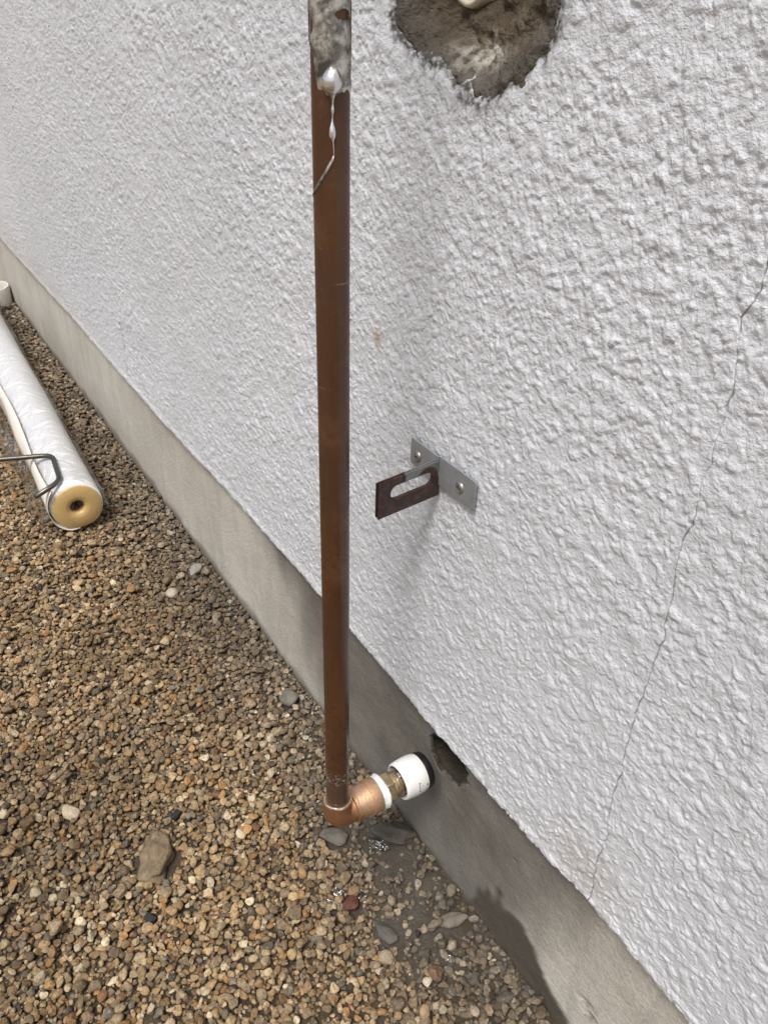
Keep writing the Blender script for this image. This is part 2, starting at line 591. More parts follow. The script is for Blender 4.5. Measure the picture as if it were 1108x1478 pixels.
sx = np.array(steps(-0.1, GX0, 0.0032, 0.012)[::-1][:-1] + steps(-0.1, GX1, 0.0032, 0.010))
sy = np.array(steps(0.395, GY0, 0.0032, 0.012)[::-1])
SXg, SYg = np.meshgrid(sx, sy, indexing='ij')
SZ = soil_h(SXg, SYg)
me = np_mesh('soil', np.stack([SXg, SYg, SZ], -1).reshape(-1, 3), grid_faces(len(sx), len(sy)))
attr(me, 'dirt', dirt_amount(SXg, SYg))
soil = link('soil', me, M['soil'])
tag(soil, kind='structure')
gv = [(-60, -60, -0.022), (60, -60, -0.022), (60, 60, -0.022), (-60, 60, -0.022)]
ground = py_obj('ground', gv, [(0, 1, 2, 3)], M['far_ground'])
tag(ground, kind='structure')

# ------------------------------------------------------------------ house wall
house = empty('house_wall', (-0.5, 0.45, 0))
tag(house, 'off-white lumpy stucco house wall on a grey concrete foundation', 'house wall')

# stucco relief raster, made of thousands of overlapping flattened spatter blobs
RES = 0.0009
RX0, RZ0, RW, RH = -2.75, 0.15, 3400, 1010
relief = np.zeros((RW, RH), np.float32)


def stamp(n, r0, r1, h0, h1):
    cx = rng.random(n) * RW; cz = rng.random(n) * RH
    ra = (r0 + (r1 - r0) * rng.random(n) ** 1.8) / RES
    el = 0.65 + 0.7 * rng.random(n); an = rng.random(n) * math.pi
    hh = h0 + (h1 - h0) * rng.random(n)
    ca, sa = np.cos(an), np.sin(an)
    for i in range(n):
        w = int(ra[i] * 1.45) + 1
        x0 = int(cx[i]); z0 = int(cz[i])
        if x0 < w or z0 < w or x0 >= RW - w or z0 >= RH - w: continue
        yy = np.arange(-w, w + 1, dtype=np.float32)
        dx = yy[:, None]; dz = yy[None, :]
        u = (dx * ca[i] + dz * sa[i]) / ra[i] / el[i]
        v = (-dx * sa[i] + dz * ca[i]) / ra[i] * el[i]
        q = np.clip(1 - (u * u + v * v), 0, 1)
        sl = relief[x0 - w:x0 + w + 1, z0 - w:z0 + w + 1]
        base = float(sl[w, w]) * 0.35
        np.maximum(sl, base + hh[i] * q ** 0.55, out=sl, where=q > 0)


stamp(34000, 0.0020, 0.0052, 0.0005, 0.0014)
stamp(9000, 0.0035, 0.0078, 0.0008, 0.0018)
stamp(46000, 0.0014, 0.0032, 0.0006, 0.0016)


def relief_at(x, z):
    wx = x + 0.0032 * (fbm(x, z, 0.0055, 3, 31) - 0.5) * 2
    wz = z + 0.0032 * (fbm(x, z, 0.0055, 3, 37) - 0.5) * 2
    u = np.mod((wx - RX0) * 1.16 / RES, RW - 2); v = np.mod((wz - RZ0) * 1.16 / RES, RH - 2)
    ui = u.astype(int); vi = v.astype(int); fu = u - ui; fv = v - vi
    h = (relief[ui, vi] * (1 - fu) + relief[ui + 1, vi] * fu) * (1 - fv) + (relief[ui, vi + 1] * (1 - fu) + relief[ui + 1, vi + 1] * fu) * fv
    return h


CRACK = [(-0.2382, 1.3), (-0.236, 1.1), (-0.2395, 0.95), (-0.2375, 0.86), (-0.2382, 0.7716), (-0.2377, 0.7653), (-0.2355, 0.756), (-0.2347, 0.7427), (-0.2382, 0.7322), (-0.2419, 0.7271), (-0.2398, 0.7161), (-0.2351, 0.6969), (-0.2345, 0.6936), (-0.2353, 0.679), (-0.2366, 0.6655), (-0.2364, 0.6554), (-0.2354, 0.6459), (-0.2382, 0.6328), (-0.2367, 0.6225), (-0.2367, 0.6034), (-0.2398, 0.5911), (-0.2395, 0.5806), (-0.2369, 0.5559), (-0.2356, 0.529), (-0.2335, 0.5172), (-0.2355, 0.5012), (-0.236, 0.4804), (-0.2382, 0.4462), (-0.2392, 0.4064), (-0.236, 0.388), (-0.239, 0.3607), (-0.2362, 0.3252), (-0.2334, 0.32), (-0.2369, 0.2774), (-0.2333, 0.2376), (-0.234, 0.20)]
CR = np.array(CRACK[::-1])
UC = -0.2368
EDGE = np.array([(-9, 0.212), (-2.52, 0.2049), (-1.8167, 0.2135), (-1.4043, 0.2134), (-1.0464, 0.2193), (-0.8111, 0.2240), (-0.68, 0.2255), (-0.5422, 0.2236), (-0.4273, 0.2190), (-0.3212, 0.2205), (-0.2342, 0.2254), (-0.1776, 0.2172), (-0.1286, 0.2153), (3, 0.214)])
UH = [(-0.5737, 0.862), (-0.5725, 0.849), (-0.5675, 0.8326), (-0.544, 0.8233), (-0.5159, 0.8157), (-0.4913, 0.8066), (-0.4718, 0.8007), (-0.45, 0.8071), (-0.4329, 0.8165), (-0.4128, 0.8267), (-0.4043, 0.8378), (-0.4012, 0.8563), (-0.405, 0.89), (-0.432, 0.921), (-0.47, 0.933), (-0.515, 0.929), (-0.55, 0.908), (-0.57, 0.885)]

near = steps(-0.70, -0.42, 0.0013, 0.0010) + steps(-0.42, 0.06, 0.0010, 0.0010)[1:]
cols = steps(-2.7, -7.0, 0.010, 0.25)[::-1][:-1] + steps(-0.70, -2.7, 0.0014, 0.0080)[::-1][:-1] + near + steps(0.06, 2.6, 0.0016, 0.16)[1:]
cols = [u for u in cols if abs(u - UC) > 0.0012] + [UC + d for d in (-0.0010, -0.0006, -0.0003, 0.0, 0.0003, 0.0006, 0.0010)]
U = np.array(sorted(cols))
rows = steps(0.20, 0.89, 0.0012, 0.0012) + steps(0.89, 2.7, 0.0016, 0.13)[1:]
Vr = np.array(rows)
UU, VV = np.meshgrid(U, Vr, indexing='ij')
zb = np.interp(UU, EDGE[:, 0], EDGE[:, 1]) + 0.005 * (fbm(UU, 0 * UU, 0.02, 3, 3) - 0.5) + 0.006 * (fbm(UU, 0 * UU, 0.2, 2, 6) - 0.5)
ZZ = VV + (zb - 0.20) * np.exp(-(VV - 0.20) / 0.06)
jit = 0.0016 * (fbm(0 * ZZ, ZZ, 0.009, 3, 12) - 0.5) * 2
XX = UU + (np.interp(ZZ, CR[:, 1], CR[:, 0]) + jit - UC) * np.exp(-((UU - UC) / 0.02) ** 2)
hgt = relief_at(XX, ZZ) * (0.60 + 0.50 * fbm(XX, ZZ, 0.12, 2, 21))
hgt = hgt + 0.0022 * (fbm(XX, ZZ, 0.05, 3, 14) - 0.5) + 0.004 * (fbm(XX, ZZ, 0.5, 2, 15) - 0.5)
# lower hem of the plaster: rounded back
hem = VV - 0.20
hgt = hgt - 0.006 * np.exp(-(hem / 0.0035) ** 2) + 0.0015 * np.exp(-((hem - 0.012) / 0.008) ** 2)
# crack groove
cw = 0.00012 + 0.00038 * fbm(0 * ZZ, ZZ, 0.035, 3, 41)
open_ = smooth(0.33, 0.52, fbm(0 * ZZ, ZZ, 0.02, 3, 44))
hgt = hgt - 0.0032 * (0.42 + 0.58 * open_) * np.exp(-((UU - UC) / cw) ** 2) * smooth(1.25, 1.0, ZZ)
# chipped hole round the old pipe
sd = np.full(XX.shape, -1.0)
bb = (XX > -0.62) & (XX < -0.36) & (ZZ > 0.77) & (ZZ < 0.97)
sd[bb] = poly_sdf(XX[bb], ZZ[bb], UH) + 0.010 * (fbm(XX[bb], ZZ[bb], 0.012, 3, 51) - 0.5) + 0.012 * (fbm(XX[bb], ZZ[bb], 0.05, 2, 57) - 0.5)
hgt = hgt * (1 - 0.75 * smooth(-0.018, -0.002, sd)) - 0.0016 * smooth(-0.014, 0.0, sd)
hgt = hgt - 0.009 * smooth(0.0, 0.0035, sd)
hgt = hgt - 0.0012 * smooth(-0.006, 0.0, sd) * (sd < 0.001)
YY = YP - hgt
Vw = np.stack([XX, YY, ZZ], -1).reshape(-1, 3)
Fw = grid_faces(len(U), len(Vr))
keep = (sd.reshape(-1)[Fw].min(1) < 0.0042)
Fw = Fw[keep]
# underside return
nb = len(Vw)
low = np.arange(len(U)) * len(Vr)
ret = Vw[low].copy(); ret[:, 1] = YF + 0.012; ret[:, 2] += 0.004
Vw = np.concatenate([Vw, ret])
ii = np.arange(len(U) - 1)
Fr = np.stack([low[ii], nb + ii, nb + ii + 1, low[ii + 1]], -1)
Fw = np.concatenate([Fw, Fr[:, ::-1]])
me = np_mesh('plaster', Vw, Fw)


def blob(x, z, cx, cz, rx, rz):
    return np.exp(-((x - cx) / rx) ** 2 - ((z - cz) / rz) ** 2)


st = 0.9 * blob(XX, ZZ, -0.579, 0.597, 0.006, 0.010) + 0.35 * blob(XX, ZZ, -0.245, 0.262, 0.035, 0.028)
st = st + 0.26 * np.exp(-(hem / 0.03)) * fbm(XX, ZZ, 0.12, 3, 61) + 0.5 * smooth(-1.2, -2.2, XX) * np.exp(-(hem / 0.05))
st = np.clip(st, 0, 1)
gr = 0.95 * smooth(-0.004, 0.003, sd) + 0.85 * smooth(-0.011, -0.001, sd + 0.010 * (fbm(XX, ZZ, 0.010, 3, 64) - 0.5)) * smooth(0.30, 0.58, fbm(XX, ZZ, 0.010, 3, 63)) + 0.10 * smooth(-0.035, 0.0, sd)
gr = gr + 0.9 * blob(XX, ZZ, -0.4735, 0.797, 0.022, 0.0055) + 0.5 * np.exp(-(hem / 0.004)) * smooth(0.4, 0.7, fbm(XX, ZZ, 0.05, 3, 66))
gr = gr + 0.35 * open_ * np.exp(-((UU - UC) / 0.0006) ** 2)
P = np.array([(-1.418, 0.225), (-1.412, 0.265), (-1.404, 0.30), (-1.41, 0.335)])
gr = gr + 0.75 * np.exp(-((XX - np.interp(ZZ, P[:, 1], P[:, 0]) - 6 * jit) / 0.003) ** 2) * (ZZ < 0.335) * smooth(0.35, 0.6, fbm(0 * ZZ, ZZ, 0.03, 3, 68))
P = np.array([(-0.43, 0.757), (-0.447, 0.772), (-0.456, 0.785), (-0.4565, 0.80)])
gr = gr + 0.45 * np.exp(-((XX - np.interp(ZZ, P[:, 1], P[:, 0]) - jit) / 0.0011) ** 2) * (ZZ > 0.757) * (ZZ < 0.80)
gr = gr + 0.7 * blob(XX, ZZ, -0.228, 0.222, 0.022, 0.008)
gr = np.clip(gr, 0, 1)
attr(me, 'stain', np.concatenate([st.ravel(), np.zeros(len(U))]))
attr(me, 'grime', np.concatenate([gr.ravel(), np.full(len(U), 0.3)]))
plaster = link('plaster', me, M['plaster'], house)

# mortar bowl inside the chipped hole, with the stub of the old pipe
CX, CZ = -0.487, 0.866
nA, nR = 200, 64
ang = np.linspace(0, 2 * math.pi, nA, endpoint=False)
UHa = np.array(UH)
pa = np.arctan2(UHa[:, 1] - CZ, UHa[:, 0] - CX); pr = np.hypot(UHa[:, 1] - CZ, UHa[:, 0] - CX)
o_ = np.argsort(pa)
rim = np.interp(ang, pa[o_], pr[o_], period=2 * math.pi) + 0.012
rr = np.linspace(0.0, 1, nR)
A2, R2 = np.meshgrid(ang, rr, indexing='ij')
rim2 = rim[:, None]
mx_ = CX + np.cos(A2) * R2 * rim2; mz_ = CZ + np.sin(A2) * R2 * rim2
dep = 0.0035 + 0.022 * smooth(0.86, 0.50, R2) + 0.012 * smooth(0.45, 0.2, R2)
dep = dep + 0.012 * (fbm(mx_, mz_, 0.035, 4, 71) - 0.5) + 0.011 * (fbm(mx_, mz_, 0.010, 4, 75, 0.65) - 0.5)
dep = np.maximum(dep, 0.001) * 1.0
dep[:, -1] += 0.01
Vm = np.stack([mx_, YP + dep, mz_], -1).reshape(-1, 3)
i, j = np.meshgrid(np.arange(nA), np.arange(nR - 1), indexing='ij')
i2 = (i + 1) % nA
Fm = np.stack([i * nR + j, i * nR + j + 1, i2 * nR + j + 1, i2 * nR + j], -1).reshape(-1, 4)
me = np_mesh('mortar_patch', Vm, Fm)
attr(me, 'rim', smooth(0.60, 0.78, R2 + 0.25 * (fbm(mx_, mz_, 0.02, 3, 77) - 0.5)) * 0.85)
attr(me, 'pale', np.clip(blob(mx_, mz_, -0.487, 0.822, 0.020, 0.008) * 1.5, 0, 1))
patch = link('mortar_patch', me, M['mortar'], house)
patch['label'] = 'brown rough mortar hollow chipped into the stucco'
V, F = lathe((-0.509, YP + 0.045, 0.860), (0, -1, 0), [(0.0, 0.0130), (0.020, 0.0125), (0.025, 0.0115), (0.025, 0.0085), (0.015, 0.008), (0.0, 0.008)], 40,
             wob=lambda i, k, a, r, t: (r * (1 + 0.05 * math.sin(3 * a + 1) + 0.03 * math.sin(7 * a)), t + 0.002 * math.sin(2 * a)))
stub = py_obj('pipe_stub', V, F, M['beige_plastic'], house, True)

# foundation
FH = [(-0.4781, 0.1857), (-0.4524, 0.2043), (-0.4376, 0.2120), (-0.4234, 0.2089), (-0.4136, 0.1973), (-0.4078, 0.1791), (-0.4151, 0.1723), (-0.423, 0.1593), (-0.4371, 0.1552), (-0.457, 0.1541), (-0.4695, 0.1636), (-0.4769, 0.1727)]
WET = [(-0.3717, 0.045), (-0.3604, 0.0729), (-0.353, 0.062), (-0.3495, 0.060), (-0.3423, 0.0949), (-0.336, 0.072), (-0.3315, 0.0695), (-0.3048, 0.0780), (-0.2854, 0.063), (-0.249, 0.0323), (-0.2269, 0.0207), (-0.18, 0.006), (-0.18, -0.05), (-0.40, -0.05)]
fx = np.array(steps(-0.52, -7.0, 0.002, 0.10)[::-1][:-1] + steps(-0.52, -0.37, 0.0013, 0.0013)[:-1] + steps(-0.37, 2.6, 0.002, 0.12))
fz = np.array(steps(0.20, -0.06, 0.0018, 0.0034)[::-1][:-1] + steps(0.20, 0.245, 0.0018, 0.003))
FX, FZ = np.meshgrid(fx, fz, indexing='ij')
fh = 0.003 * (fbm(FX, FZ, 0.12, 3, 81) - 0.5) + 0.0012 * (fbm(FX, FZ, 0.012, 3, 85) - 0.5)
s2 = np.full(FX.shape, -1.0)
bb = (FX > -0.52) & (FX < -0.37) & (FZ > 0.12)
s2[bb] = poly_sdf(FX[bb], FZ[bb], FH) + 0.007 * (fbm(FX[bb], FZ[bb], 0.008, 3, 87) - 0.5)
fh = fh - 0.0025 * smooth(0, 0.0022, s2) - 0.0012 * smooth(-0.004, 0, s2) * smooth(0.4, 0.6, fbm(FX, FZ, 0.006, 2, 90))
# chips and pits
for (cx_, cz_, r_, d_) in ((-0.214, 0.078, 0.0038, 0.006), (-0.208, 0.068, 0.0028, 0.005), (-0.155, 0.083, 0.0028, 0.003), (-1.71, 0.09, 0.006, 0.002), (-0.60, 0.14, 0.002, 0.002), (-0.33, 0.15, 0.002, 0.002)):
    fh = fh - d_ * np.exp(-(((FX - cx_) / r_) ** 2 + ((FZ - cz_) / r_ / 1.3) ** 2) ** 2)
FY = YF - fh
Ff = grid_faces(len(fx), len(fz))
Ff = Ff[s2.reshape(-1)[Ff].min(1) < 0.0022]
me = np_mesh('foundation', np.stack([FX, FY, FZ], -1).reshape(-1, 3), Ff)
wet = smooth(-0.004, 0.006, poly_sdf(FX, FZ, WET) + 0.009 * (fbm(FX, FZ, 0.01, 3, 91) - 0.5))
lowwet = smooth(0.012, -0.002, FZ - 0.012 * (fbm(FX, FZ, 0.06, 3, 93) - 0.3)) * smooth(-0.75, -0.45, FX)
damp_shade = smooth(-0.86, -0.66, FX + 0.10 * (FZ - 0.1) / 0.1 + 0.16 * (fbm(FX, FZ, 0.10, 3, 95) - 0.5)) * smooth(-0.235, -0.345, FX - 0.45 * (FZ - 0.10) + 0.05 * (fbm(FX, FZ, 0.06, 3, 97) - 0.5))  # part damp near the hole, part soft shade painted into the concrete colour
attr(me, 'wet', np.clip(np.maximum(wet, lowwet * 0.6), 0, 1))
attr(me, 'damp_shade', np.clip(damp_shade * (0.8 + 0.2 * fbm(FX, FZ, 0.05, 3, 98)), 0, 1))
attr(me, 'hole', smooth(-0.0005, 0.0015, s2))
chip = np.zeros(FX.shape)
for (cx_, cz_, r_) in ((-0.214, 0.078, 0.0055), (-0.208, 0.068, 0.0045), (-0.155, 0.083, 0.0035)):
    chip = np.maximum(chip, smooth(1.3, 0.6, np.hypot((FX - cx_) / r_, (FZ - cz_) / r_ / 1.3) + 0.9 * (fbm(FX, FZ, 0.005, 3, 102) - 0.5)))
attr(me, 'soil', 0.85 * chip + (1 - chip) * 0.7 * smooth(0.022, 0.004, FZ - 0.02 * (fbm(FX, FZ, 0.04, 3, 99) - 0.5)))
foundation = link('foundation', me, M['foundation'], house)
# rough bore behind the hole
pts = []
for k in range(len(FH)):
    (x0, z0), (x1, z1) = FH[k], FH[(k + 1) % len(FH)]
    for q in range(8): pts.append((x0 + (x1 - x0) * q / 8, z0 + (z1 - z0) * q / 8))
pts = np.array(pts); cc = pts.mean(0)
NB, ND = len(pts), 14
V = []
for d_i in range(ND):
    y = -0.0002 + 0.085 * d_i / (ND - 1)
    sc_ = 1.03 - 0.04 * min(1, d_i / 2) - 0.08 * d_i / ND
    for k in range(NB):
        p = cc + (pts[k] - cc) * sc_
        jx = 0.005 * (float(fbm(k * 0.01 + 3, y * 4, 0.03, 3, 7)) - 0.5)
        u_ = (pts[k] - cc) / np.linalg.norm(pts[k] - cc)
        p = p + u_ * jx
        V.append((p[0], YF + y + 0.001, p[1]))
V.append((cc[0], YF + 0.088, cc[1]))
F = [(i * NB + k, i * NB + (k + 1) % NB, (i + 1) * NB + (k + 1) % NB, (i + 1) * NB + k) for i in range(ND - 1) for k in range(NB)]
F += [((ND - 1) * NB + k, (ND - 1) * NB + (k + 1) % NB, ND * NB) for k in range(NB)]
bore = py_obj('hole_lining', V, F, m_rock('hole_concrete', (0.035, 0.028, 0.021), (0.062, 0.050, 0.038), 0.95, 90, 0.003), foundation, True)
foundation['label'] = 'grey concrete foundation strip with a hole, wet stains and painted shade'

# ------------------------------------------------------------------ gravel: one mass of stones
def stone_mesh(name, seed, sub=3, cuts=11, lo=0.62, hi=0.95, rough=0.05):
    import bmesh
    bm = bmesh.new()
    bmesh.ops.create_icosphere(bm, subdivisions=sub, radius=1.0)
    r = np.random.default_rng(seed)
    nrm = r.normal(size=(cuts, 3)); nrm /= np.linalg.norm(nrm, axis=1)[:, None]
    dist = lo + (hi - lo) * r.random(cuts)
    ph = r.random((4, 3)) * 6.28; fq = r.normal(size=(4, 3)) * 2.2
    for v in bm.verts:
        p = np.array(v.co); p /= np.linalg.norm(p)
        s = 1.0
        dt = nrm @ p
        k = dt > 0.05
        if k.any(): s = min(1.0, float((dist[k] / dt[k]).min()))
        s *= 1 + rough * float(np.sin(fq @ p + ph[:, 0]).sum()) / 2
        v.co = Vector(p * s)
    bmesh.ops.smooth_vert(bm, verts=bm.verts, factor=0.15, use_axis_x=True, use_axis_y=True, use_axis_z=True)
    me = bpy.data.meshes.new(name)
    bm.to_mesh(me); bm.free()
    me.polygons.foreach_set('use_smooth', [True] * len(me.polygons))
    return me


src = bpy.data.collections.new('stone_shapes')
NV = 14
for k in range(NV):
    me = stone_mesh('stone_shape', 100 + k, sub=3, cuts=10 + k % 6, lo=(0.40, 0.5, 0.62)[k % 3], rough=0.08)
    me.materials.append(M['stone'])
    o = bpy.data.objects.new('stone_shape_%02d' % k, me)
    src.objects.link(o)

# special stones keep their place free: (x, y, footprint radius)
KEEP = [(-0.618, 0.105, 0.030), (-0.762, 0.352, 0.016), (-1.071, 0.295, 0.010), (-1.108, 0.352, 0.012), (-0.375, 0.350, 0.018), (-0.454, 0.271, 0.010),
        (-0.536, 0.300, 0.020), (-0.404, 0.287, 0.016), (-0.7345, 0.0403, 0.012), (-0.5542, 0.0765, 0.007)]
HR = 0.002
hx = int((GX1 - GX0) / HR) + 2; hy = int((GY1 - GY0) / HR) + 2
hm_x, hm_y = np.meshgrid(GX0 + np.arange(hx) * HR, GY0 + np.arange(hy) * HR, indexing='ij')
hm = soil_h(hm_x, hm_y).astype(np.float32)
hm0 = hm.copy()
tone = fbm(hm_x, hm_y, 0.22, 3, 131, 0.6).astype(np.float32)
tone = smooth(0.25, 0.75, tone)
dirt = dirt_amount(hm_x, hm_y).astype(np.float32)
keepm = np.zeros(hm.shape, bool)
for (kx, ky, kr) in KEEP + [(-0.497, 0.356, 0.022), (-0.512, 0.338, 0.008), (-0.6665, 0.149, 0.006)]:
    keepm |= (hm_x - kx) ** 2 + (hm_y - ky) ** 2 < (kr * 0.85 + 0.002) ** 2

PAL = np.array([(0.30, 0.205, 0.115), (0.36, 0.26, 0.155), (0.24, 0.155, 0.085), (0.20, 0.145, 0.095), (0.42, 0.32, 0.21), (0.28, 0.215, 0.145),
                (0.33, 0.19, 0.085), (0.17, 0.125, 0.085), (0.15, 0.13, 0.105), (0.52, 0.44, 0.32), (0.055, 0.05, 0.047), (0.22, 0.11, 0.06)])
PW = np.array([15, 15, 12, 11, 10, 12, 5, 9, 6, 3, 0.8, 1.2]); PWL = list(PW)
pos, rot, scl, idx, colr = [], [], [], [], []


def drop(n, x0, x1, y0, y1, lo, hi, cand=5, pw=2.0):
    for _ in range(n):
        a = lo + (hi - lo) * random.random() ** pw
        best = None
        for c in range(cand):
            x = x0 + (x1 - x0) * random.random(); y = y0 + (y1 - y0) * random.random()
            i = int((x - GX0) / HR); j = int((y - GY0) / HR)
            v = hm[i, j] - hm0[i, j]
            if best is None or v < best[0]: best = (v, x, y, i, j)
        v, x, y, i, j = best
        if keepm[i, j]: continue
        d = dirt[i, j]
        if d > 0.25 and random.random() < d * 0.97: continue
        b = a * random.uniform(0.68, 0.98); c = a * random.uniform(0.40, 0.82)
        rm = 0.5 * (a + b) * 0.92
        if y + rm * 0.9 > 0.381: continue
        w = int(rm / HR) + 1
        if i < w or j < w or i >= hx - w - 1 or j >= hy - w - 1: continue
        g = np.arange(-w, w + 1) * HR
        q = 1 - (g[:, None] ** 2 + g[None, :] ** 2) / (rm * rm)
        msk = q > 0
        cap = c * 0.85 * np.sqrt(np.where(msk, q, 0)).astype(np.float32)
        sl = hm[i - w:i + w + 1, j - w:j + w + 1]
        t = (sl + cap)[msk]
        kk = int(0.78 * (t.size - 1)); zc = float(np.partition(t, kk)[kk]) - 0.12 * c
        np.maximum(sl, zc + cap, out=sl, where=msk)
        pos.append((x, y, zc)); scl.append((a, b, c))
        rot.append((random.gauss(0, 0.28), random.gauss(0, 0.28), random.random() * 6.283))
        idx.append(random.randrange(NV))
        k = PAL[random.choices(range(12), PWL)[0]] * random.uniform(0.70, 1.36) * np.array((1.02, 1.0, 0.92))
        k = k * (0.80 + 0.4 * float(tone[i, j]))
        grey = min(1.0, 0.85 * min(1, max(0, (y - 0.22) / 0.14)) + 0.6 * float(d)) * random.uniform(0.5, 1)
        lum = k.mean()
        k = k * (1 - grey) + np.array((0.80, 0.72, 0.60)) * lum * 1.0 * grey * 0.9
        colr.append((*k, 1))


drop(8000, -1.6, 0.30, -0.45, 0.382, 0.0034, 0.0062, 3)
drop(6000, -1.4, 0.25, -0.42, 0.382, 0.0014, 0.0028, 2)
drop(40000, -1.55, 0.25, -0.42, 0.382, 0.0029, 0.0074, 8, 2.4)
drop(700, -1.55, 0.25, -0.42, 0.382, 0.0068, 0.0108, 4, 2.2)
drop(150, -0.40, 0.1, 0.25, 0.382, 0.0070, 0.0112, 3, 1.5)
drop(22000, -2.95, -1.5, -0.35, 0.382, 0.0038, 0.0080, 6, 1.6)
drop(6000, -2.9, 0.4, -0.60, -0.35, 0.0040, 0.008, 5, 1.6)
drop(5000, -1.2, 0.25, -0.42, 0.38, 0.0012, 0.0028, 3)
pm = bpy.data.meshes.new('gravel')
pm.vertices.add(len(pos))
pm.vertices.foreach_set('co', np.array(pos, np.float32).ravel())
for nm, typ, dat, key in (('rot', 'FLOAT_VECTOR', rot, 'vector'), ('scl', 'FLOAT_VECTOR', scl, 'vector'), ('col', 'FLOAT_COLOR', colr, 'color')):
    at_ = pm.attributes.new(nm, typ, 'POINT')
    at_.data.foreach_set(key, np.array(dat, np.float32).ravel())
at_ = pm.attributes.new('idx', 'INT', 'POINT')
at_.data.foreach_set('value', np.array(idx, np.int32))
pm.update()
gravel = bpy.data.objects.new('gravel', pm)
col.objects.link(gravel)
tag(gravel, 'tan and brown gravel covering the ground beside the house wall', 'gravel', kind='stuff')
pm.materials.append(M['stone'])
ng = bpy.data.node_groups.new('scatter_stones', 'GeometryNodeTree')
ng.interface.new_socket('Geometry', in_out='INPUT', socket_type='NodeSocketGeometry')
ng.interface.new_socket('Geometry', in_out='OUTPUT', socket_type='NodeSocketGeometry')
gi = ng.nodes.new('NodeGroupInput'); go = ng.nodes.new('NodeGroupOutput')
iop = ng.nodes.new('GeometryNodeInstanceOnPoints')
ci = ng.nodes.new('GeometryNodeCollectionInfo')
ci.inputs['Collection'].default_value = src
ci.inputs['Separate Children'].default_value = True
ci.inputs['Reset Children'].default_value = True


def named(nm, typ):
    a = ng.nodes.new('GeometryNodeInputNamedAttribute')
    a.data_type = typ
    a.inputs['Name'].default_value = nm
    return a.outputs['Attribute']


e2r = ng.nodes.new('FunctionNodeEulerToRotation')
ng.links.new(named('rot', 'FLOAT_VECTOR'), e2r.inputs[0])
ng.links.new(gi.outputs[0], iop.inputs['Points'])
ng.links.new(ci.outputs[0], iop.inputs['Instance'])
iop.inputs['Pick Instance'].default_value = True
ng.links.new(named('idx', 'INT'), iop.inputs['Instance Index'])
ng.links.new(e2r.outputs[0], iop.inputs['Rotation'])
ng.links.new(named('scl', 'FLOAT_VECTOR'), iop.inputs['Scale'])
ng.links.new(iop.outputs[0], go.inputs[0])
gm = gravel.modifiers.new('scatter', 'NODES')
gm.node_group = ng
print('stones', len(pos))


def top_at(x, y):
    i = int((x - GX0) / HR); j = int((y - GY0) / HR)
    return float(hm[i, j])


# ================================================================== THINGS
# ------------------------------------------------------------------ standing pipe with elbow and push-fit end
PX, PY, PZ = -0.4569, 0.2566, 0.1644      # elbow centre
PR = 0.0111
pipe = empty('water_pipe', (PX, PY, PZ))
tag(pipe, 'upright brown pipe with bronze elbow and white push-fit end, in front of the wall', 'pipe')
prof = [(0.012 + 0.0075 * k, PR) for k in range(160)]
V, F = lathe((PX, PY, PZ), (0, 0, 1), prof, 56, True, True)
tube = py_obj('tube', V, F, M['pipe'], pipe, True)

TH0 = math.atan2(-PY, -PX)                # direction of the room side (towards +x,-y)


def on_pipe(phi_deg, z, off=0.0):
    a = TH0 + math.radians(phi_deg)
    return Vector((PX + math.cos(a) * (PR + off), PY + math.sin(a) * (PR + off), z))


# smeared solder round the upper part
nph, nz = 180, 170
ph = np.linspace(-180, 180, nph); zz = np.linspace(0.800, 0.98, nz)
PH, ZS = np.meshgrid(ph, zz, indexing='ij')
ux = np.radians(PH) * PR
n1 = fbm(ux, ZS, 0.012, 4, 111); n2 = fbm(ux, ZS, 0.004, 3, 117)
bottom = 0.8115 - 0.0035 * np.exp(-((PH - 5) / 22) ** 2) + 0.006 * (fbm(ux, 0 * ux, 0.004, 3, 121) - 0.5) + 0.02 * smooth(-38, -62, PH) - 0.002 * smooth(20, 50, PH)
cover = smooth(-0.001, 0.0035, ZS - bottom)
cover = cover * (1 - smooth(0.30, 0.6, np.exp(-((PH - 42) / 34) ** 2 - ((ZS - 0.8475) / 0.0032) ** 2)))
cover = cover * (1 - smooth(0.25, 0.6, np.exp(-((PH + 72) / 20) ** 2 - ((ZS - 0.842) / 0.005) ** 2)))
cover = cover * smooth(0.16, 0.30, n1 + 0.25 * (ZS - 0.81) / 0.04)
thick = cover * (0.0002 + 0.0011 * np.clip(n1 - 0.3, 0, 1) + 0.0004 * n2)
rad = PR - 0.00025 + thick + 0.00025 * cover
aa = TH0 + np.radians(PH)
Vs = np.stack([PX + np.cos(aa) * rad, PY + np.sin(aa) * rad, ZS], -1).reshape(-1, 3)
Fs = grid_faces(nph, nz)
Fs = Fs[cover.reshape(-1)[Fs].max(1) > 0.05]
me = np_mesh('solder_smear', Vs, Fs[:, ::-1])
smear = link('solder_smear', me, M['solder_dull'], pipe)
smear['label'] = 'grey solder smeared round the upper part of the pipe'

